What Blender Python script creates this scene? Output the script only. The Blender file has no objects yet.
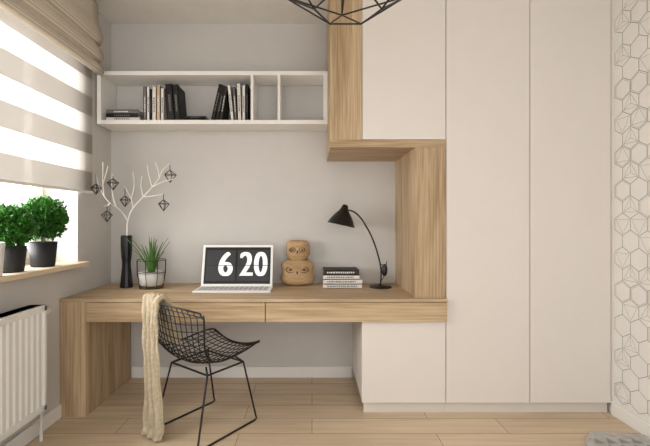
import bpy, math, random
from mathutils import Vector, Matrix, Euler
random.seed(7)
S=bpy.context.scene
S.view_settings.view_transform='Standard'
S.view_settings.look='None'
S.view_settings.exposure=0.68
F=390.0; CX=312.0; CY=221.0; H=1.24
def P(px,py,d): return Vector(((px-CX)*d/F, d, H-(py-CY)*d/F))
def lin(c):
    o=[]
    for v in c:
        v=v/255.0
        o.append(v/12.92 if v<=0.04045 else ((v+0.055)/1.055)**2.4)
    return (o[0],o[1],o[2],1)
# ---------- materials
def mat(name,col,rough=0.6,metal=0.0,noise=0.03,nscale=8.0,bump=0.0,bscale=200.0,spec=0.4):
    m=bpy.data.materials.new(name); m.use_nodes=True
    nt=m.node_tree; b=nt.nodes['Principled BSDF']
    c=lin(col)
    b.inputs['Roughness'].default_value=rough; b.inputs['Metallic'].default_value=metal
    b.inputs['Specular IOR Level'].default_value=spec
    tc=nt.nodes.new('ShaderNodeTexCoord')
    n=nt.nodes.new('ShaderNodeTexNoise'); n.inputs['Scale'].default_value=nscale; n.inputs['Detail'].default_value=3
    nt.links.new(tc.outputs['Object'],n.inputs['Vector'])
    r=nt.nodes.new('ShaderNodeValToRGB')
    r.color_ramp.elements[0].position=0.3; r.color_ramp.elements[1].position=0.7
    r.color_ramp.elements[0].color=[v*(1-noise) for v in c[:3]]+[1]
    r.color_ramp.elements[1].color=[min(1,v*(1+noise)) for v in c[:3]]+[1]
    nt.links.new(n.outputs['Fac'],r.inputs['Fac']); nt.links.new(r.outputs['Color'],b.inputs['Base Color'])
    if bump>0:
        n2=nt.nodes.new('ShaderNodeTexNoise'); n2.inputs['Scale'].default_value=bscale
        nt.links.new(tc.outputs['Object'],n2.inputs['Vector'])
        bp=nt.nodes.new('ShaderNodeBump'); bp.inputs['Strength'].default_value=bump; bp.inputs['Distance'].default_value=0.01
        nt.links.new(n2.outputs['Fac'],bp.inputs['Height']); nt.links.new(bp.outputs['Normal'],b.inputs['Normal'])
    return m
def wood(name,axis,dark=(154,127,95),light=(204,180,147),rough=0.5,sc=1.0):
    m=bpy.data.materials.new(name); m.use_nodes=True
    nt=m.node_tree; b=nt.nodes['Principled BSDF']; L=nt.links
    b.inputs['Roughness'].default_value=rough; b.inputs['Specular IOR Level'].default_value=0.3
    tc=nt.nodes.new('ShaderNodeTexCoord')
    def mp(a,o):
        q=nt.nodes.new('ShaderNodeMapping'); s=[o,o,o]; s[axis]=a
        q.inputs['Scale'].default_value=s; L.new(tc.outputs['Object'],q.inputs['Vector']); return q
    m1=mp(0.7*sc,9*sc); m2=mp(3*sc,95*sc)
    n1=nt.nodes.new('ShaderNodeTexNoise'); n1.inputs['Scale'].default_value=1.0; n1.inputs['Detail'].default_value=5; n1.inputs['Distortion'].default_value=0.9
    n2=nt.nodes.new('ShaderNodeTexNoise'); n2.inputs['Scale'].default_value=1.0; n2.inputs['Detail'].default_value=3
    L.new(m1.outputs[0],n1.inputs['Vector']); L.new(m2.outputs[0],n2.inputs['Vector'])
    mx=nt.nodes.new('ShaderNodeMix'); mx.data_type='FLOAT'; mx.inputs['Factor'].default_value=0.5
    L.new(n1.outputs['Fac'],mx.inputs[2]); L.new(n2.outputs['Fac'],mx.inputs[3])
    r=nt.nodes.new('ShaderNodeValToRGB'); e=r.color_ramp.elements
    e[0].position=0.36; e[0].color=lin(dark); e[1].position=0.62; e[1].color=lin(light)
    L.new(mx.outputs[0],r.inputs['Fac']); L.new(r.outputs['Color'],b.inputs['Base Color'])
    bp=nt.nodes.new('ShaderNodeBump'); bp.inputs['Strength'].default_value=0.12; bp.inputs['Distance'].default_value=0.004
    L.new(n2.outputs['Fac'],bp.inputs['Height']); L.new(bp.outputs['Normal'],b.inputs['Normal'])
    return m
def floor_mat():
    m=bpy.data.materials.new('oak_floor'); m.use_nodes=True
    nt=m.node_tree; b=nt.nodes['Principled BSDF']; L=nt.links
    b.inputs['Roughness'].default_value=0.42; b.inputs['Specular IOR Level'].default_value=0.35
    tc=nt.nodes.new('ShaderNodeTexCoord')
    br=nt.nodes.new('ShaderNodeTexBrick'); br.offset=0.37; br.offset_frequency=2
    br.inputs['Scale'].default_value=1.0; br.inputs['Brick Width'].default_value=1.15; br.inputs['Row Height'].default_value=0.175
    br.inputs['Mortar Size'].default_value=0.0024; br.inputs['Mortar Smooth'].default_value=0.3; br.inputs['Bias'].default_value=0.0
    br.inputs['Color1'].default_value=lin((211,190,162)); br.inputs['Color2'].default_value=lin((219,199,171)); br.inputs['Mortar'].default_value=lin((150,127,98))
    L.new(tc.outputs['Object'],br.inputs['Vector'])
    q=nt.nodes.new('ShaderNodeMapping'); q.inputs['Scale'].default_value=(1.6,26,1); L.new(tc.outputs['Object'],q.inputs['Vector'])
    n=nt.nodes.new('ShaderNodeTexNoise'); n.inputs['Scale'].default_value=1.0; n.inputs['Detail'].default_value=6; n.inputs['Distortion'].default_value=0.7
    L.new(q.outputs[0],n.inputs['Vector'])
    r=nt.nodes.new('ShaderNodeValToRGB'); e=r.color_ramp.elements
    e[0].position=0.3; e[0].color=(0.80,0.77,0.73,1); e[1].position=0.62; e[1].color=(1,1,1,1); L.new(n.outputs['Fac'],r.inputs['Fac'])
    mx=nt.nodes.new('ShaderNodeMix'); mx.data_type='RGBA'; mx.blend_type='MULTIPLY'; mx.inputs['Factor'].default_value=0.8
    L.new(br.outputs['Color'],mx.inputs[6]); L.new(r.outputs['Color'],mx.inputs[7]); L.new(mx.outputs[2],b.inputs['Base Color'])
    return m
M_wall=mat('wall_paint',(202,199,195),0.9,noise=0.012,bump=0.03)
M_ceil=mat('ceiling_paint',(226,223,218),0.9)
M_white=mat('white_trim',(236,234,230),0.5,noise=0.01)
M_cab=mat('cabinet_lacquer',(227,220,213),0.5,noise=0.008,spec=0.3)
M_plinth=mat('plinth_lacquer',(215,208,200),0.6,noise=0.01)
M_shelf=mat('shelf_lacquer',(238,235,231),0.5,noise=0.01)
M_black=mat('black_metal',(14,13,13),0.4,noise=0.05,spec=0.5)
M_vase=mat('black_ceramic',(16,16,17),0.3,noise=0.05)
M_wh=wood('oak_horizontal',0); M_wv=wood('oak_vertical',2)
M_owl=wood('owl_wood',0,(152,122,86),(190,160,120),0.55,2.0)
M_owld=mat('owl_carving',(98,70,46),0.7)
M_floor=floor_mat()
# ---------- helpers
def link(o,parent=None):
    S.collection.objects.link(o)
    if parent: o.parent=parent
    return o
def empty(name):
    e=bpy.data.objects.new(name,None); e.empty_display_size=0.1; return link(e)
def mesh(name,vs,fs,m,parent=None,smooth=False):
    me=bpy.data.meshes.new(name); me.from_pydata([tuple(v) for v in vs],[],fs); me.update()
    if m: me.materials.append(m)
    if smooth:
        for p in me.polygons: p.use_smooth=True
    return link(bpy.data.objects.new(name,me),parent)
BF=[(0,3,2,1),(4,5,6,7),(0,1,5,4),(1,2,6,5),(2,3,7,6),(3,0,4,7)]
def bx(x0,x1,y0,y1,z0,z1):
    return [(x0,y0,z0),(x1,y0,z0),(x1,y1,z0),(x0,y1,z0),(x0,y0,z1),(x1,y0,z1),(x1,y1,z1),(x0,y1,z1)]
def boxes(name,lst,m,parent=None,bevel=0.0):
    vs=[];fs=[]
    for b in lst:
        o=len(vs); vs+=bx(*b); fs+=[tuple(i+o for i in f) for f in BF]
    ob=mesh(name,vs,fs,m,parent)
    if bevel>0:
        md=ob.modifiers.new('bevel','BEVEL'); md.width=bevel; md.segments=2; md.limit_method='ANGLE'
    return ob
def box(name,x0,x1,y0,y1,z0,z1,m,parent=None,bevel=0.0): return boxes(name,[(x0,x1,y0,y1,z0,z1)],m,parent,bevel)
def lathe(name,prof,loc,m,parent=None,seg=40,rot=None,smooth=True):
    vs=[];fs=[]
    R=rot.to_matrix() if rot else Matrix.Identity(3)
    for (r,z) in prof:
        for i in range(seg):
            a=2*math.pi*i/seg
            vs.append(Vector(loc)+R@Vector((max(r,1e-4)*math.cos(a),max(r,1e-4)*math.sin(a),z)))
    for j in range(len(prof)-1):
        for i in range(seg):
            k=(i+1)%seg
            fs.append((j*seg+i,j*seg+k,(j+1)*seg+k,(j+1)*seg+i))
    return mesh(name,vs,fs,m,parent,smooth)
def wires(name,lines,r,m,parent=None,smooth=False,cyc=False,res=2):
    cu=bpy.data.curves.new(name,'CURVE'); cu.dimensions='3D'; cu.bevel_depth=r; cu.bevel_resolution=res; cu.use_fill_caps=True
    for ln in lines:
        if smooth:
            sp=cu.splines.new('BEZIER'); sp.bezier_points.add(len(ln)-1)
            for p,q in zip(sp.bezier_points,ln):
                p.co=q; p.handle_left_type='AUTO'; p.handle_right_type='AUTO'
            sp.resolution_u=8
        else:
            sp=cu.splines.new('POLY'); sp.points.add(len(ln)-1)
            for p,q in zip(sp.points,ln): p.co=(q[0],q[1],q[2],1)
        sp.use_cyclic_u=cyc
    cu.materials.append(m)
    return link(bpy.data.objects.new(name,cu),parent)
# ---------- room
XL=-1.598; XR=1.932; YB=3.1; YF=-1.8; ZC=2.806
box('floor',XL-0.3,XR+0.2,YF,YB+0.2,-0.1,0,M_floor)
box('ceiling',XL-0.3,XR+0.2,YF,YB+0.2,ZC,ZC+0.1,M_ceil)
box('wall_back',XL-0.3,XR+0.2,YB,YB+0.2,0,ZC,M_wall)
WY0,WY1,WZ0,WZ1=0.55,2.66,0.945,2.5
boxes('wall_left',[(XL-0.30,XL,YF,WY0,0,ZC),(XL-0.30,XL,WY1,YB,0,ZC),(XL-0.30,XL,WY0,WY1,0,WZ0),(XL-0.30,XL,WY0,WY1,WZ1,ZC)],M_wall)
M_paper=mat('wallpaper_base',(232,229,224),0.85,noise=0.015)
box('wall_right',XR,XR+0.2,YF,YB,0,ZC,M_paper)
M_ink=mat('wallpaper_ink',(140,137,132),0.85)
def ribbon(vs,fs,a,b,w,x):
    a=Vector(a);b=Vector(b); d=(b-a).normalized(); n=Vector((-d.y,d.x))*w*0.5
    o=len(vs)
    for q in (a-n,a+n,b+n,b-n): vs.append((x,q.x,q.y))
    fs.append((o,o+1,o+2,o+3))
vs=[];fs=[]
R=0.070
rowh=1.5*R; colw=math.sqrt(3)*R
nz=int(ZC/rowh)+1; ny=int((2.48-0.5)/colw)+1
rnd=random.Random(3)
for i in range(nz):
    for j in range(ny):
        cy=2.425-j*colw-(i%2)*colw/2; cz=0.17+i*rowh
        if cz+R>ZC-0.005 : continue
        c=Vector((cy,cz))
        V=[c+Vector((math.sin(math.pi/3*k)*R,math.cos(math.pi/3*k)*R)) for k in range(6)]
        for k in range(3): ribbon(vs,fs,V[k],V[(k+1)%6],0.0028,XR-0.0015)
        for k in range(3,6): ribbon(vs,fs,V[k],V[(k+1)%6],0.0028,XR-0.0016)
        U=[c+(q-c)*0.86 for q in V]
        t=rnd.randint(0,4)
        if t==0:
            for k in range(6): ribbon(vs,fs,U[k],U[(k+1)%6],0.0014,XR-0.0013)
        elif t==1:
            for k in (0,2,4): ribbon(vs,fs,U[k],U[(k+2)%6],0.0014,XR-0.0012)
            for k in range(6): ribbon(vs,fs,U[k],U[(k+1)%6],0.0014,XR-0.0013)
        elif t==2:
            for k in (1,3,5): ribbon(vs,fs,U[k],U[(k+2)%6],0.0014,XR-0.0012)
        elif t==3:
            for k in (0,2,4): ribbon(vs,fs,U[k],U[(k+2)%6],0.0014,XR-0.0012)
            for k in (0,2,4): ribbon(vs,fs,c,U[k],0.0014,XR-0.0012)
mesh('wallpaper_pattern',vs,fs,M_ink)
# baseboards
box('baseboard_back',XL+0.17,0.315,YB-0.016,YB,0,0.087,M_white,None,0.003)
box('baseboard_left',XL,XL+0.016,YF,2.465,0,0.085,M_white,None,0.003)
box('baseboard_right',XR-0.016,XR,YF,2.50,0,0.085,M_white,None,0.003)
# ---------- window
M_glass=bpy.data.materials.new('window_glass'); M_glass.use_nodes=True
nt=M_glass.node_tree; nt.nodes.clear()
o=nt.nodes.new('ShaderNodeOutputMaterial'); t=nt.nodes.new('ShaderNodeBsdfTransparent'); g=nt.nodes.new('ShaderNodeBsdfGlossy'); g.inputs['Roughness'].default_value=0.02
mxs=nt.nodes.new('ShaderNodeMixShader'); mxs.inputs[0].default_value=0.04
nt.links.new(t.outputs[0],mxs.inputs[1]); nt.links.new(g.outputs[0],mxs.inputs[2]); nt.links.new(mxs.outputs[0],o.inputs[0])
win=empty('window_1')
fx0,fx1=XL-0.29,XL-0.235
boxes('frame',[(fx0,fx1,WY0,WY1,WZ0,WZ0+0.06),(fx0,fx1,WY0,WY1,WZ1-0.06,WZ1),(fx0,fx1,WY0,WY0+0.06,WZ0,WZ1),(fx0,fx1,WY1-0.06,WY1,WZ0,WZ1),(fx0,fx1,1.56,1.66,WZ0,WZ1)],M_white,win,0.004)
boxes('sash',[(fx0+.01,fx1+.015,1.66,WY1-0.06,WZ0+.06,WZ0+0.12),(fx0+.01,fx1+.015,WY1-0.12,WY1-0.06,WZ0+.06,WZ1-.06),(fx0+.01,fx1+.015,1.66,1.72,WZ0+.06,WZ1-.06)],M_white,win,0.006)
box('glass',fx0+.025,fx0+.03,WY0+.05,WY1-.05,WZ0+.05,WZ1-.05,M_glass,win)
M_sill=wood('sill_wood',1,(206,184,154),(228,211,186))
box('window_sill',fx1,XL+0.07,WY0-0.03,2.68,0.935,0.962,M_sill,None,0.003)
# zebra blind
def sheer(name,col,alpha,tr_=0.35):
    m=bpy.data.materials.new(name); m.use_nodes=True; nt=m.node_tree; nt.nodes.clear()
    o=nt.nodes.new('ShaderNodeOutputMaterial'); t=nt.nodes.new('ShaderNodeBsdfTransparent')
    d=nt.nodes.new('ShaderNodeBsdfDiffuse'); tr=nt.nodes.new('ShaderNodeBsdfTranslucent')
    d.inputs[0].default_value=lin(col); tr.inputs[0].default_value=lin(col)
    a=nt.nodes.new('ShaderNodeMixShader'); a.inputs[0].default_value=tr_
    b=nt.nodes.new('ShaderNodeMixShader'); b.inputs[0].default_value=alpha
    nt.links.new(d.outputs[0],a.inputs[1]); nt.links.new(tr.outputs[0],a.inputs[2])
    nt.links.new(t.outputs[0],b.inputs[1]); nt.links.new(a.outputs[0],b.inputs[2]); nt.links.new(b.outputs[0],o.inputs[0])
    return m
M_zg=sheer('zebra_opaque',(174,169,162),0.85,0.3); M_zs=sheer('zebra_sheer',(218,215,210),0.7,0.3)
zb=empty('zebra_blind')
gl=[];sl=[]
z=1.45
xb=XL+0.03
while z<2.6:
    gl.append((xb,xb+0.002,0.5,2.78,z,z+0.135)); sl.append((xb,xb+0.0015,0.5,2.78,z+0.135,z+0.265)); z+=0.265
boxes('opaque_bands',gl,M_zg,zb); boxes('sheer_bands',sl,M_zs,zb)
box('bottom_rail',xb-0.004,xb+0.008,0.5,2.78,1.435,1.452,M_white,zb,0.003)
# roman blind
M_rb=bpy.data.materials.new('roman_fabric'); M_rb.use_nodes=True
nt=M_rb.node_tree; b=nt.nodes['Principled BSDF']; b.inputs['Roughness'].default_value=0.95; b.inputs['Specular IOR Level'].default_value=0.1
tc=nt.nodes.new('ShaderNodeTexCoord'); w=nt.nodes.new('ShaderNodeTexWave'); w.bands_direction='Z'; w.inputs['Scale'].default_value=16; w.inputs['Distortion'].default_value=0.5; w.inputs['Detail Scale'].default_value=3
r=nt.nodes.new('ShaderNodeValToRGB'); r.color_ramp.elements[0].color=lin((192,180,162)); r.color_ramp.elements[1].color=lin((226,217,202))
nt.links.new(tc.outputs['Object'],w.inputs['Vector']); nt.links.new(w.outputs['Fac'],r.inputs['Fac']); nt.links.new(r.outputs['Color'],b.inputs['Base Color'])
prof=[(-1.515,2.79),(-1.512,2.66),(-1.49,2.60),(-1.478,2.54),(-1.49,2.50),(-1.508,2.485),(-1.486,2.455),(-1.474,2.41),(-1.486,2.375),(-1.506,2.365),(-1.486,2.345),(-1.472,2.315),(-1.478,2.29),(-1.495,2.283),(-1.52,2.29),(-1.53,2.31)]
pp=[]
for i in range(len(prof)-1):
    p0=prof[max(i-1,0)];p1=prof[i];p2=prof[i+1];p3=prof[min(i+2,len(prof)-1)]
    for k in range(4):
        t=k/4
        pp.append(tuple(0.5*((2*p1[a])+(-p0[a]+p2[a])*t+(2*p0[a]-5*p1[a]+4*p2[a]-p3[a])*t*t+(-p0[a]+3*p1[a]-3*p2[a]+p3[a])*t**3) for a in (0,1)))
pp.append(prof[-1])
vs=[];fs=[]
ny=24
for j in range(ny+1):
    y=0.5+(2.79-0.5)*j/ny
    for (x,z) in pp: vs.append((x-0.01+0.004*math.sin(y*6),y,z-0.006*math.sin(y*3+1)*(2.8-z)))
n=len(pp)
for j in range(ny):
    for i in range(n-1): fs.append((j*n+i,j*n+i+1,(j+1)*n+i+1,(j+1)*n+i))
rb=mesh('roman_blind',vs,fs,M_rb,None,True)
md=rb.modifiers.new('s','SOLIDIFY'); md.thickness=0.006
# ---------- radiator
rad=empty('radiator')
ry0,ry1,rz0,rz1=0.9,2.17,0.19,0.775
M_rad=mat('radiator_enamel',(232,231,228),0.35,noise=0.01)
vs=[];fs=[]
prof=[];y=ry0+0.02
while y<ry1-0.03:
    prof+= [(y,0),(y+0.008,-0.008),(y+0.018,-0.008),(y+0.026,0)]; y+=0.0415
xf=XL+0.12
for (yy,dx) in prof: vs+=[(xf+dx,yy,rz0+0.03),(xf+dx,yy,rz1-0.03)]
for i in range(len(prof)-1): fs.append((2*i,2*i+2,2*i+3,2*i+1))
mesh('ribbed_front',vs,fs,M_rad,rad)
boxes('body',[(XL+0.03,xf-0.01,ry0,ry1,rz0,rz1),(XL+0.03,xf+0.004,ry0,ry1,rz1-0.035,rz1),(XL+0.03,xf+0.004,ry0,ry1,rz0,rz0+0.035),(XL+0.03,xf+0.004,ry1-0.022,ry1,rz0,rz1),(XL+0.03,xf+0.004,ry0,ry0+0.022,rz0,rz1)],M_rad,rad,0.004)
boxes('wall_brackets',[(XL,XL+0.031,1.1,1.14,0.3,0.7),(XL,XL+0.031,1.95,1.99,0.3,0.7)],M_rad,rad)
wires('pipes',[[(XL+0.07,ry1-0.01,0.72),(XL+0.07,ry1+0.05,0.72)],[(XL+0.07,ry1-0.01,0.24),(XL+0.07,ry1+0.03,0.24),(XL+0.07,ry1+0.03,0.0)]],0.009,M_rad,rad)
lathe('thermostat_valve',[(0,-0.03),(0.018,-0.03),(0.02,0.0),(0.02,0.04),(0,0.042)],(XL+0.07,ry1+0.05,0.72),M_white,rad,20,Euler((-math.pi/2,0,0)))
# ---------- cabinets
YC=2.5
cab=empty('wardrobe')
g=0.0025
box('carcass',0.862,1.925,YC+0.022,YB-0.001,0.073,ZC-0.002,M_cab,cab)
for i,(a,b_) in enumerate([(0.859,1.397),(1.397,1.918)]):
    box('door_panel_%d'%(i+1),a+g,b_-g,YC,YC+0.02,0.075,ZC-0.004,M_cab,cab,0.0015)
box('filler_strip',1.918+g,1.931,YC+0.001,YC+0.02,0.075,ZC-0.004,M_cab,cab)
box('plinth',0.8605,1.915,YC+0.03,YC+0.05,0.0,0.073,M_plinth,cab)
low=empty('base_cabinet')
box('carcass',0.3225,0.858,YC+0.022,YB-0.001,0.073,0.597,M_cab,low)
box('door_panel',0.3205,0.859-g,YC,YC+0.02,0.075,0.596,M_cab,low,0.0015)
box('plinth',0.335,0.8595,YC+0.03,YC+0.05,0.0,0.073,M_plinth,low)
up=empty('upper_cabinet')
box('carcass',0.323,0.858,YC+0.022,YB-0.001,1.762,ZC-0.002,M_cab,up)
box('door_panel',0.3205+g,0.859-g,YC,YC+0.02,1.7625,ZC-0.004,M_cab,up,0.0015)
fr=empty('oak_surround')
XU=0.116
box('upright_upper',XU,0.3205,YC-0.003,YB-0.001,1.7595,ZC-0.002,M_wv,fr,0.001)
box('horizontal_board',XU,0.8585,YC-0.003,YB-0.001,1.712,1.759,M_wh,fr,0.001)
box('upright_lower',0.661,0.8585,YC-0.003,YB-0.001,0.7475,1.7115,M_wv,fr,0.001)
# ---------- desk
YD=2.468
dk=empty('desk')
box('desk_top',XL+0.002,0.859,YD-0.004,YB-0.002,0.727,0.7465,M_wh,dk,0.0015)
box('apron_body',XL+0.16,0.8585,YD+0.022,YB-0.002,0.6,0.7265,M_wh,dk)
box('side_panel',XL+0.002,XL+0.165,YD,YB-0.018,0.0,0.7265,M_wv,dk,0.001)
box('drawer_front_1',XL+0.168,-0.298,YD,YD+0.02,0.6,0.723,M_wh,dk,0.0015)
box('drawer_front_2',-0.292,0.8565,YD,YD+0.02,0.6,0.723,M_wh,dk,0.0015)
# ---------- wall shelf
SY=2.87
sh=empty('wall_shelf')
sx0,sx1,sz0,sz1=XL+0.014,XU-0.001,1.954,2.344
T=0.03
def pxX(px,d): return (px-CX)*d/F
d1=pxX(252,SY); d2=pxX(279,SY)
boxes('boards',[(sx0,sx1,SY,YB-0.002,sz0,sz0+T),(sx0,sx1,SY,YB-0.002,sz1-T,sz1),(sx0,sx0+T,SY,YB-0.002,sz0+T,sz1-T),(sx1-T,sx1,SY,YB-0.002,sz0+T,sz1-T),(d1-.01,d1+.01,SY,YB-0.002,sz0+T,sz1-T),(d2-.01,d2+.01,SY,YB-0.002,sz0+T,sz1-T)],M_shelf,sh,0.0015)
# books
M_bk=[mat('book_black',(22,21,21),0.6),mat('book_white',(222,218,212),0.7),mat('book_beige',(190,168,138),0.7),mat('book_grey',(110,108,106),0.7),mat('book_dark',(46,41,38),0.6)]
def rbook(vs,fs,ms,c,size,rot,mi,m_pages,lab=(0.25,0.7)):
    tx,dy,hz=size; R=Euler(rot).to_matrix()
    parts=[((-tx/2,-tx/2+0.003,-dy/2,dy/2,0,hz),mi),((tx/2-0.003,tx/2,-dy/2,dy/2,0,hz),mi),((-tx/2,tx/2,-dy/2,-dy/2+0.003,0,hz),mi),((-tx/2+0.003,tx/2-0.003,-dy/2+0.003,dy/2-0.005,0.004,hz-0.004),m_pages)]
    k=lab[0]; rr=random.Random(int(c[0]*1000)+int(hz*999))
    while k<lab[1]:
        l=rr.uniform(0.02,0.06)
        parts.append(((-tx*0.16,tx*0.16,-dy/2-0.0006,-dy/2,hz*k,hz*(k+l)),(3 if mi in(0,1) else 1))); k+=l+0.018
    for (b,m) in parts:
        o=len(vs); vs+=[Vector(c)+R@Vector(v) for v in bx(*b)]
        fs+=[tuple(i+o for i in f) for f in BF]; ms+=[m]*6
def finish_books(name,vs,fs,ms,parent=None):
    me=bpy.data.meshes.new(name); me.from_pydata([tuple(v) for v in vs],[],fs)
    for m in M_bk: me.materials.append(m)
    for p,i in zip(me.polygons,ms): p.material_index=i
    return link(bpy.data.objects.new(name,me),parent)
zb0=sz0+T+0.001
vs=[];fs=[];ms=[]
zz=zb0
for (w_,t,mi) in [(0.25,0.026,1),(0.24,0.024,0),(0.235,0.03,3)]:
    rbook(vs,fs,ms,(-1.53,2.98,zz+t/2),(t,0.17,w_),(0,math.pi/2,0),mi,1)
    zz+=t+0.001
x=pxX(139,SY)+0.02
for (t,h,mi,tilt) in [(0.024,0.255,3,0),(0.022,0.25,1,0),(0.014,0.235,0,0),(0.03,0.25,1,0.0),(0.03,0.262,2,0.0),(0.024,0.24,1,0.0)]:
    rbook(vs,fs,ms,(x+t/2,2.98,zb0),(t,0.17,h),(0,tilt,0),mi,1); x+=t+0.002
for (t,h,mi,tilt) in [(0.05,0.27,0,-0.08),(0.04,0.265,0,-0.08)]:
    rbook(vs,fs,ms,(x+t/2+0.026,2.98,zb0+0.004),(t,0.17,h),(0,tilt,0),mi,1); x+=t+0.003
for k in range(2):
    rbook(vs,fs,ms,(x+0.05+0.01*k,2.97,zb0+0.008+k*0.018),(0.016,0.15,0.15),(0,math.pi/2,0),0,1)
x=pxX(210,SY)
for (t,h,mi,tilt) in [(0.028,0.27,0,0.22),(0.026,0.26,0,0.20),(0.02,0.25,4,0.17)]:
    rbook(vs,fs,ms,(x+t/2,2.98,zb0+0.007),(t,0.17,h),(0,tilt,0),mi,1); x+=t+0.004
x=pxX(228,SY)+0.015
for (t,h,mi,tilt) in [(0.024,0.26,1,-0.10),(0.02,0.25,3,-0.07),(0.028,0.27,1,-0.03),(0.024,0.26,1,0),(0.018,0.265,0,0)]:
    rbook(vs,fs,ms,(x+t/2,2.98,zb0+0.003),(t,0.17,h),(0,tilt,0),mi,1); x+=t+0.004
finish_books('shelf_books',vs,fs,ms)
# ---------- desk items
ZD=0.7475
vs=[];fs=[];ms=[]
zz=ZD
cx0=pxX(323,2.9)
for (w_,t,mi,dx) in [(0.285,0.030,1,0.0),(0.285,0.034,1,0.002),(0.265,0.030,1,0.002),(0.262,0.036,4,0.002)]:
    rbook(vs,fs,ms,(cx0+dx,2.95,zz+t/2),(t,0.19,w_),(0,math.pi/2,0),mi,1,(0.1,0.85))
    zz+=t+0.001
finish_books('book_stack',vs,fs,ms)
# vase
X0=pxX(126.5,2.9)
vz=lathe('vase',[(0,0),(0.042,0),(0.045,0.006),(0.043,0.03),(0.036,0.10),(0.031,0.15),(0.031,0.19),(0.036,0.23),(0.040,0.30),(0.040,0.37),(0.038,0.385),(0.034,0.385),(0.034,0.36),(0.03,0.25),(0,0.24)],(X0,2.9,ZD),M_vase,None,14,smooth=False)
M_br=mat('branch_white',(236,232,226),0.6)
br=empty('decorative_branch')
D=2.9
main=[P(126.5,262,D),P(127,236,D),P(128,220,D-.02),P(133,208,D-.04),P(143,197,D-.05),P(152,187,D-.06),P(159,178,D-.07)]
L=[main,
 [P(128,222,D-.02),P(122,212,D-.07),P(116,207,D-.12),P(110,203,D-.18),P(104,196,D-.2),P(99,186,2.68),P(96,174,2.67)],
 [P(116,207,D-.12),P(113,196,D-.14),P(112,186,D-.16),P(112,174,D-.16)],
 [P(110,203,D-.18),P(107,206,D-.19),P(104,206,2.69)],
 [P(104,196,D-.2),P(103,184,2.69),P(103,162,2.69)],
 [P(103,184,2.69),P(106,174,2.70),P(108,166,2.70)],
 [P(133,208,D-.04),P(131,199,D-.05),P(127,191,D-.06),P(124,186,D-.06)],
 [P(131,199,D-.05),P(134,186,D-.05),P(133,172,D-.05)],
 [P(143,197,D-.05),P(153,196,D-.08),P(163,194,D-.1)],
 [P(152,187,D-.06),P(149,176,D-.07),P(147,165,D-.07)],
 [P(159,178,D-.07),P(162,171,D-.08),P(169,164,D-.08)],
 [P(152,187,D-.06),P(163,182,D-.09),P(174,179,D-.1)],
 [P(143,197,D-.05),P(141,186,D-.05),P(142,176,D-.05)],
 [P(159,178,D-.07),P(158,170,D-.08),P(155,162,D-.08)]]
cu=wires('twigs',L,0.0038,M_br,br,True)
for si,sp in enumerate(cu.data.splines):
    n=len(sp.bezier_points)
    for i,p in enumerate(sp.bezier_points): p.radius=(1.6-0.9*i/n) if si==0 else (1.0-0.55*i/n)
orn=[(96,189,174,2.67,5),(113,184,176,D-.16,5.5),(125,201,187,D-.06,5.2),(107,216,206,2.70,5.3),(163.5,205,194,D-.1,5.5),(170,176,165,D-.08,6)]
ol=[]
for (px,py,ty,d,rp) in orn:
    c=P(px,py,d); r=rp*d/F; seg=5; a0=random.random()
    ring=[c+Vector((r*math.cos(a0+math.pi*2*k/seg),r*math.sin(a0+math.pi*2*k/seg),0.2*r)) for k in range(seg)]
    t=c+Vector((0,0,r*1.0)); bt=c-Vector((0,0,r*1.1))
    for k in range(seg):
        ol.append([ring[k],ring[(k+1)%seg]]); ol.append([t.lerp(ring[k],0.02),ring[k]]); ol.append([ring[k],bt])
    ol.append([P(px,ty,d),t])
wires('hanging_ornaments',ol,0.0024,M_black,br)
# planter
pl=empty('potted_aloe')
c=Vector((pxX(151.5,2.88),2.88,ZD))
M_conc=mat('concrete_pot',(205,203,199),0.8,noise=0.08,nscale=30)
lathe('pot',[(0,0.018),(0.07,0.018),(0.082,0.03),(0.09,0.12),(0.084,0.12),(0.08,0.10),(0,0.10)],c,M_conc,pl)
lathe('soil',[(0,0.108),(0.083,0.108)],c,mat('soil',(70,58,46),0.95,noise=0.3,nscale=60),pl)
fl=[]
n=8
b0=[c+Vector((0.085*math.cos(2*math.pi*k/n),0.085*math.sin(2*math.pi*k/n),0.003)) for k in range(n)]
b1=[c+Vector((0.104*math.cos(2*math.pi*k/n),0.104*math.sin(2*math.pi*k/n),0.115)) for k in range(n)]
b2=[c+Vector((0.106*math.cos(2*math.pi*k/n),0.106*math.sin(2*math.pi*k/n),0.205)) for k in range(n)]
for k in range(n):
    fl+=[[b0[k],b0[(k+1)%n]],[b0[k],b1[k]],[b1[k],b2[k]],[b2[k],b2[(k+1)%n]],[b1[k],b1[(k+1)%n]]]
wires('wire_stand',fl,0.0024,M_black,pl)
M_aloe=mat('aloe_green',(84,122,58),0.5,noise=0.3,nscale=12)
vs=[];fs=[]
for i in range(34):
    a=random.random()*6.283; ln=0.14+random.random()*0.16; sp_=random.random()*0.5+0.04; w_=0.009
    dirv=Vector((math.cos(a),math.sin(a),0)); side=Vector((-math.sin(a),math.cos(a),0)); base=c+dirv*0.02*random.random()+Vector((0,0,0.10))
    o=len(vs); N=6
    for k in range(N+1):
        t=k/N; p=base+dirv*(ln*sp_*t*(0.5+0.7*t))+Vector((0,0,ln*t*(1-0.15*sp_*t)))
        ww=w_*(1-t)**0.7+0.0005
        vs+=[p-side*ww,p-dirv*0.004*(1-t),p+side*ww]
    for k in range(N):
        q=o+3*k; fs+=[(q,q+1,q+4,q+3),(q+1,q+2,q+5,q+4)]
mesh('aloe_leaves',vs,fs,M_aloe,pl,True).modifiers.new('s','SOLIDIFY').thickness=0.003
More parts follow.
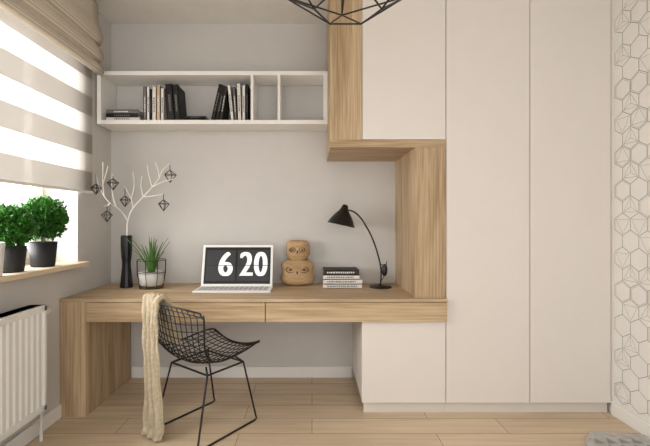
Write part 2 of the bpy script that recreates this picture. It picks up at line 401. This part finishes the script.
# laptop
lp=empty('laptop')
M_lw=mat('laptop_white',(236,235,233),0.35,noise=0.0)
M_scr=mat('screen_black',(5,5,6),0.3,noise=0.0)
M_card=mat('flip_card',(46,46,48),0.4,noise=0.0)
M_dig=bpy.data.materials.new('screen_digits'); M_dig.use_nodes=True
b=M_dig.node_tree.nodes['Principled BSDF']; b.inputs['Base Color'].default_value=(0.8,0.8,0.8,1); b.inputs['Emission Color'].default_value=(1,1,1,1); b.inputs['Emission Strength'].default_value=0.2
lx0,lx1=-0.82,-0.285
kb=box('keyboard_base',lx0,lx1,2.665,2.86,ZD,ZD+0.013,M_lw,lp,0.004)
M_key=mat('keys',(180,179,178),0.6,noise=0.0)
ks=[]
for r_ in range(4):
    for k in range(14):
        x=lx0+0.02+k*0.0352; y=2.70+r_*0.034
        if r_==0 and 3<k<9: continue
        ks.append((x,x+0.029,y,y+0.028,ZD+0.013,ZD+0.0155))
ks.append((lx0+0.02+4*0.0352,lx0+0.02+9*0.0352-0.006,2.70,2.728,ZD+0.013,ZD+0.0155))
boxes('keys',ks,M_key,lp,0.001)
scr=empty('screen_part'); scr.parent=lp; scr.location=((lx0+lx1)/2,2.855,ZD+0.014); scr.rotation_euler=(-math.radians(14),0,0)
W=lx1-lx0-0.01; HH=0.308
box('lid',-W/2,W/2,0,0.012,0,HH,M_lw,scr,0.004)
box('display',-W/2+0.018,W/2-0.018,-0.0012,0.0,0.018,HH-0.018,M_scr,scr)
GX=-0.008
cards=[]
for (a,b_) in ((-W/2+0.032,GX-0.009),(GX+0.009,W/2-0.030)):
    cards+=[(a,b_,-0.0022,-0.0012,0.040,HH/2-0.002),(a,b_,-0.0022,-0.0012,HH/2+0.002,HH-0.040)]
boxes('flip_cards',cards,M_card,scr,0.0)
def txt(name,s,x,z,size,m,parent,sx):
    for i,dx in enumerate((-0.008,-0.004,0,0.004,0.008)):
        cu=bpy.data.curves.new(name,'FONT'); cu.body=s; cu.size=size; cu.align_x='CENTER'; cu.align_y='CENTER'; cu.extrude=0.0003
        cu.space_character=1.10
        cu.materials.append(m); o=link(bpy.data.objects.new(name,cu),parent); o.location=(x+dx,-0.003-0.00004*i,z); o.rotation_euler=(math.pi/2,0,0); o.scale=(sx,1,1)
txt('hour_digit','6',-0.088,HH/2,0.255,M_dig,scr,0.85); txt('minute_digits','20',0.119,HH/2,0.255,M_dig,scr,0.76)
box('flip_split',-W/2+0.032,W/2-0.030,-0.0044,-0.0038,HH/2-0.0022,HH/2+0.0022,M_scr,scr)
# owl figurine
ow=empty('wooden_owl_figurine')
def sup(name,c,sx,sy,sz,e,m,parent,shape=None):
    vs=[];fs=[];A=40;B=24
    sg=lambda v,p: math.copysign(abs(v)**p,v)
    for j in range(B+1):
        ph=-math.pi/2+math.pi*j/B
        for i in range(A):
            th=2*math.pi*i/A
            x=sg(math.cos(ph),e)*sg(math.cos(th),0.9); y=sg(math.cos(ph),e)*sg(math.sin(th),0.9); z=sg(math.sin(ph),e)
            if shape: x,y,z=shape(x,y,z)
            vs.append((c[0]+x*sx,c[1]+y*sy,c[2]+z*sz))
    for j in range(B):
        for i in range(A):
            k=(i+1)%A; fs.append((j*A+i,j*A+k,(j+1)*A+k,(j+1)*A+i))
    return mesh(name,vs,fs,m,parent,True)
oy=3.0; oxc=pxX(297.5,oy)
def shp(x,y,z): 
    f=1-0.14*math.exp(-((z-0.1)/0.25)**2); return x*f,y*f,z
def shp2(x,y,z):
    f=1-0.22*max(0,-z-0.3); return x*f,y*f,z+0.10*abs(x)**2*(z>0.3)
sup('lower_owl',(oxc,oy,ZD+0.098),0.132,0.07,0.098,0.55,M_owl,ow,shp)
sup('upper_owl',(oxc+0.003,oy,ZD+0.196+0.070),0.092,0.06,0.080,0.6,M_owl,ow,shp2)
def ring(name,c,R,r,m,parent,yz=0.8):
    vs=[];fs=[];A=28;B=8
    for i in range(A):
        a=2*math.pi*i/A
        for j in range(B):
            b=2*math.pi*j/B; rr=R+r*math.cos(b); vs.append((c[0]+rr*math.cos(a),c[1]+r*math.sin(b),c[2]+rr*math.sin(a)*yz))
    for i in range(A):
        for j in range(B):
            i2=(i+1)%A;j2=(j+1)%B; fs.append((i*B+j,i2*B+j,i2*B+j2,i*B+j2))
    return mesh(name,vs,fs,m,parent,True)
for (zc,e,Rr,yf,n_) in [(ZD+0.125,0.050,0.032,oy-0.060,'lower'),(ZD+0.274,0.036,0.022,oy-0.058,'upper')]:
    for s in (-1,1):
        ring(n_+'_eye_ring',(oxc+s*e,yf+0.001,zc),Rr,0.0038,M_owld,ow,0.72)
        sup(n_+'_pupil',(oxc+s*e,yf+0.000,zc),Rr*0.40,0.007,Rr*0.30,1.0,M_owld,ow)
    sup(n_+'_beak',(oxc,yf+0.000,zc-Rr*0.7),0.006,0.009,0.012,1.0,M_owld,ow)
# desk lamp
la=empty('desk_lamp'); dl=2.9
bc=P(380.5,221,dl); bc.z=ZD
lathe('lamp_base',[(0,0),(0.08,0),(0.082,0.004),(0.08,0.010),(0.02,0.013),(0.014,0.02),(0,0.022)],bc,M_black,la)
arm=[P(380.5,285,dl),P(381,276,dl),P(380.5,266,dl),P(378,255,dl),P(373,240,dl),P(366,226,dl),P(359,216,dl),P(352,211,dl),P(346,210,dl)]
wires('arm',[arm],0.0060,M_black,la,True)
wires('counter_arm',[[P(381,264,dl),P(385,266,dl-.01),P(387,261,dl-.01)],[P(385,266,dl-.01),P(384,276,dl-.01),P(381,281,dl)]],0.003,M_black,la,True)
sup('counterweight',P(384.5,270,dl-.015),0.022,0.015,0.045,0.9,M_black,la)
ap=P(345.5,204.5,dl); rc=P(341,225,dl)
ax=(ap-rc).normalized(); q=Vector((0,0,1)).rotation_difference(ax)
LL=(ap-rc).length
sh_=[(0,LL*1.0),(0.014,LL*0.99),(0.022,LL*0.93),(0.028,LL*0.80),(0.040,LL*0.66),(0.066,LL*0.45),(0.088,LL*0.22),(0.101,LL*0.03),(0.105,0.0),(0.101,0.0),(0.082,LL*0.2),(0.058,LL*0.42),(0.02,LL*0.7),(0,LL*0.75)]
lathe('lamp_shade',sh_,rc,M_black,la,40,q.to_euler())
# ---------- potted bushes
M_leaf=mat('leaf_green',(50,106,30),0.5,noise=0.6,nscale=45)
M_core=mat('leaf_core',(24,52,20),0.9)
def bush(d_x,px_y,zc,rad_,pot_r,pot_h,seed,potm):
    rn=random.Random(seed)
    e=empty('potted_shrub')
    c=Vector((d_x,px_y,0.963))
    lathe('pot',[(0,0),(pot_r*0.8,0),(pot_r*0.84,0.005),(pot_r,pot_h),(pot_r*0.92,pot_h),(pot_r*0.9,pot_h-0.015),(0,pot_h-0.015)],c,potm,e)
    cc=c+Vector((0,0,zc))
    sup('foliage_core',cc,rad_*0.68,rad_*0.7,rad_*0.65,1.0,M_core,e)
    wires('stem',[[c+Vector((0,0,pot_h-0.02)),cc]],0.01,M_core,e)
    vs=[];fs=[]
    for i in range(3000):
        z=rn.uniform(-0.95,1); a=rn.uniform(0,6.283); s=math.sqrt(max(0,1-z*z)); n=Vector((s*math.cos(a),s*math.sin(a),z))
        lump=1+0.10*math.sin(5*a+seed)*math.cos(4*z)+0.07*math.sin(9*z+3*a)
        rr=rad_*lump*rn.uniform(0.68,1.0)
        p=cc+Vector((n.x*rr*0.92,n.y*rr,n.z*rr*0.95))
        dr=(n+Vector((rn.uniform(-.8,.8),rn.uniform(-.8,.8),rn.uniform(-.4,.9)))).normalized()
        sd=dr.cross(Vector((rn.uniform(-1,1),rn.uniform(-1,1),rn.uniform(-1,1)))).normalized()
        up_=dr.cross(sd); l=rn.uniform(0.018,0.030); w_=l*0.30
        o=len(vs)
        vs+=[p,p+dr*l*0.5+sd*w_+up_*0.003,p+dr*l,p+dr*l*0.5-sd*w_+up_*0.003]
        fs+=[(o,o+1,o+2),(o,o+2,o+3)]
    for k in range(len(vs)):
        if vs[k][0]<XL-0.205: vs[k]=Vector((XL-0.205,vs[k][1],vs[k][2]))
    mesh('leaves',vs,fs,M_leaf,e)
M_pot=mat('pot_anthracite',(34,34,36),0.6)
bush(-1.645,2.385,0.290,0.130,0.076,0.15,1,M_pot)
bush(-1.645,2.125,0.245,0.112,0.076,0.14,4,M_pot)
lathe('white_flower_pot',[(0,0),(0.05,0),(0.055,0.01),(0.065,0.17),(0.06,0.17),(0.055,0.15),(0,0.15)],(-1.60,1.93,0.963),M_white)
# ---------- wire chair
ch=empty('wire_chair')
cc=Vector((-0.640,2.375,0)); u=Vector((0.60,0.80,0)); u.normalize(); v=Vector((u.y,-u.x,0))
pf=[(0.245,0.435),(0.225,0.452),(0.17,0.450),(0.08,0.437),(-0.02,0.425),(-0.10,0.422),(-0.165,0.440),(-0.205,0.49),(-0.232,0.56),(-0.250,0.64),(-0.265,0.72),(-0.28,0.775)]
def cr(pts,t):
    n=len(pts)-1; x=min(max(t*n,0),n-1e-6); i=int(x); f=x-i
    p0=pts[max(i-1,0)];p1=pts[i];p2=pts[i+1];p3=pts[min(i+2,n)]
    return [0.5*((2*p1[a])+(-p0[a]+p2[a])*f+(2*p0[a]-5*p1[a]+4*p2[a]-p3[a])*f*f+(-p0[a]+3*p1[a]-3*p2[a]+p3[a])*f**3) for a in range(len(p1))]
wd=[0.20,0.22,0.24,0.25,0.25,0.245,0.235,0.23,0.235,0.24,0.238,0.21]
def CH(s,t):
    f,h=cr(pf,t); w_=cr([(q,) for q in wd],t)[0]
    tt=t
    curl=s*s
    h2=h+ (0.045*curl if tt<0.55 else 0.045*curl*(1-tt)/0.45) - (0.03*curl if tt>0.93 else 0)
    f2=f+ (0.0 if tt<0.5 else 0.07*curl*(tt-0.5)/0.5)
    return cc+u*f2+v*(w_*s)+Vector((0,0,h2))
ln=[]
NS,NT=13,21
for i in range(1,NS):
    s=-1+2*i/NS; ln.append([CH(s,k/36) for k in range(37)])
for j in range(1,NT):
    t=j/NT; ln.append([CH(-1+2*k/14,t) for k in range(15)])
wires('wire_mesh_shell',ln,0.0027,M_black,ch,False,False,1)
rim=[CH(-1,k/36) for k in range(37)]+[CH(-1+2*k/14,1) for k in range(1,15)]+[CH(1,1-k/36) for k in range(1,37)]+[CH(1-2*k/14,0) for k in range(1,14)]
wires('rim',[rim],0.0052,M_black,ch,False,True)
def B(f,s,h): return cc+u*f+v*s+Vector((0,0,h))
bl=[]
for s in (-1,1):
    bl.append([B(-0.10,s*0.12,0.405),B(-0.13,s*0.17,0.38),B(-0.215,s*0.20,0.035),B(-0.222,s*0.20,0.012),B(-0.205,s*0.20,0.006),B(0.205,s*0.20,0.006),B(0.222,s*0.20,0.012),B(0.215,s*0.20,0.035),B(0.14,s*0.17,0.38),B(0.11,s*0.12,0.415)])
bl.append([B(-0.13,-0.17,0.38),B(-0.13,0.17,0.38)]); bl.append([B(0.14,-0.17,0.38),B(0.14,0.17,0.38)])
bl.append([B(-0.13,-0.17,0.38),B(0.14,-0.17,0.38)]); bl.append([B(-0.13,0.17,0.38),B(0.14,0.17,0.38)])
wires('sled_base',bl,0.0058,M_black,ch)
# ---------- throw blanket
M_thr=mat('throw_knit',(208,194,167),0.95,noise=0.14,nscale=60,bump=0.8,bscale=260,spec=0.1)
tp=CH(-0.70,1.0)
def offs(f,z,ds): return tp+u*f+v*ds+Vector((0,0,z-tp.z))
ctrl=[offs(0.11,0.50,0.0),offs(0.075,0.62,0.0),offs(0.05,0.72,0),offs(0.022,0.785,0),offs(-0.004,0.803,0),offs(-0.032,0.785,0),offs(-0.04,0.70,0.005),offs(-0.04,0.55,0.01),offs(-0.035,0.38,0.018),offs(-0.035,0.2,0.026),offs(-0.035,0.07,0.03),offs(-0.045,0.012,0.03)]
vs=[];fs=[];NL=140;NW=36
cl=[tuple(p) for p in ctrl]
for j in range(NL+1):
    t=j/NL; p=Vector(cr(cl,t)); p2=Vector(cr(cl,min(t+0.01,1))); p1=Vector(cr(cl,max(t-0.01,0)))
    tg=(p2-p1).normalized(); nn=tg.cross(v).normalized()
    hw=0.070+0.007*math.sin(t*9)+0.003*math.sin(t*31)
    for i in range(NW+1):
        s=-1+2*i/NW
        amp=0.012*(0.5+t)
        fold=amp*math.sin(s*9+t*3)+0.007*math.sin(s*19-t*6)+0.003*math.sin(t*60+s*7)
        q=p+v*(hw*s+0.006*math.sin(t*14+s*2))+nn*fold
        q.z=max(q.z,0.004)
        vs.append(q)
for j in range(NL):
    for i in range(NW):
        a=j*(NW+1)+i; fs.append((a,a+1,a+NW+2,a+NW+1))
th=mesh('throw_blanket',vs,fs,M_thr,None,True)
th.modifiers.new('s','SOLIDIFY').thickness=0.006
# ---------- pendant lamp
pe=empty('pendant_lamp')
pc=Vector((pxX(348,1.5),1.5,0)); n=6
def rg(r,z,a0,n=6): return [pc+Vector((r*math.cos(a0+2*math.pi*k/n),r*math.sin(a0+2*math.pi*k/n),z)) for k in range(n)]
r0=rg(0.13,2.055,0.0); r1=rg(0.30,2.19,math.pi/6); r2=rg(0.05,2.5,0.0)
pl_=[]
for k in range(n):
    k2=(k+1)%n
    pl_+=[[r0[k],r0[k2]],[r0[k],r1[k]],[r0[k2],r1[k]],[r1[k],r1[k2]],[r1[k],r2[k]],[r1[k],r2[k2]],[r2[k],r2[k2]]]
wires('wire_cage',pl_,0.0036,M_black,pe)
wires('cord',[[pc+Vector((0,0,2.35)),pc+Vector((0,0,ZC-0.02))]],0.004,M_black,pe)
lathe('canopy',[(0,-0.03),(0.05,-0.03),(0.055,0),(0,0)],pc+Vector((0,0,ZC-0.001)),M_black,pe)
lathe('socket',[(0,0.1),(0.02,0.1),(0.024,0.0),(0.02,-0.01),(0,-0.01)],pc+Vector((0,0,2.37)),M_black,pe)
M_bulb=mat('bulb_glass',(245,240,230),0.3)
sup('bulb',pc+Vector((0,0,2.32)),0.035,0.035,0.045,1.0,M_bulb,pe)
# ---------- rug
rug=empty('geometric_rug')
def prism(name,poly,z0,z1,m,parent):
    n=len(poly); vs=[(x,y,z0) for x,y in poly]+[(x,y,z1) for x,y in poly]
    fs=[tuple(range(n))[::-1],tuple(range(n,2*n))]+[(i,(i+1)%n,(i+1)%n+n,i+n) for i in range(n)]
    return mesh(name,vs,fs,m,parent)
M_rug=mat('rug_fabric',(194,192,188),0.95,noise=0.15,nscale=40,bump=0.5,bscale=300,spec=0.1)
M_rug2=mat('rug_fabric_dark',(156,155,153),0.95,noise=0.15,nscale=40,bump=0.5,bscale=300,spec=0.1)
prism('rug_body',[(1.52,2.17),(1.62,2.275),(1.905,2.235),(1.905,0.4),(1.40,0.4),(1.42,1.9)],0.001,0.014,M_rug,rug)
vs=[];fs=[];s_=0.07
yy=0.45
r_=0
while yy<2.15:
    xx=1.56+(r_%2)*s_/2
    while xx<1.82:
        o=len(vs); vs+=[(xx,yy,0.0150),(xx+s_*0.9,yy,0.0150),(xx+s_*0.45,yy+s_*0.78,0.0150)]; fs.append((o,o+1,o+2)); xx+=s_
    yy+=s_*0.866; r_+=1
mesh('triangle_pattern',vs,fs,M_rug2,rug)
# ---------- lights
def area(name,loc,rot,sx,sy,pw,col=(1,1,1)):
    l=bpy.data.lights.new(name,'AREA'); l.shape='RECTANGLE'; l.size=sx; l.size_y=sy; l.energy=pw; l.color=col
    o=link(bpy.data.objects.new(name,l)); o.location=loc; o.rotation_euler=rot; return o
area('daylight_window',(XL-0.6,1.6,1.75),(0,-math.pi/2,0),1.5,2.0,100,(1.0,0.98,0.96))
W_=bpy.data.worlds.new('world'); S.world=W_; W_.use_nodes=True
bg=W_.node_tree.nodes['Background']; bg.inputs[0].default_value=(1.0,0.99,0.98,1); bg.inputs[1].default_value=1.42
# ---------- camera
cam=bpy.data.cameras.new('camera'); co=link(bpy.data.objects.new('camera',cam)); S.camera=co
co.location=(0,0,H); co.rotation_euler=(math.pi/2,0,0)
cam.sensor_width=36; cam.lens=36*F/650; cam.shift_x=(325-CX)/650; cam.shift_y=(CY-223)/650; cam.clip_start=0.05
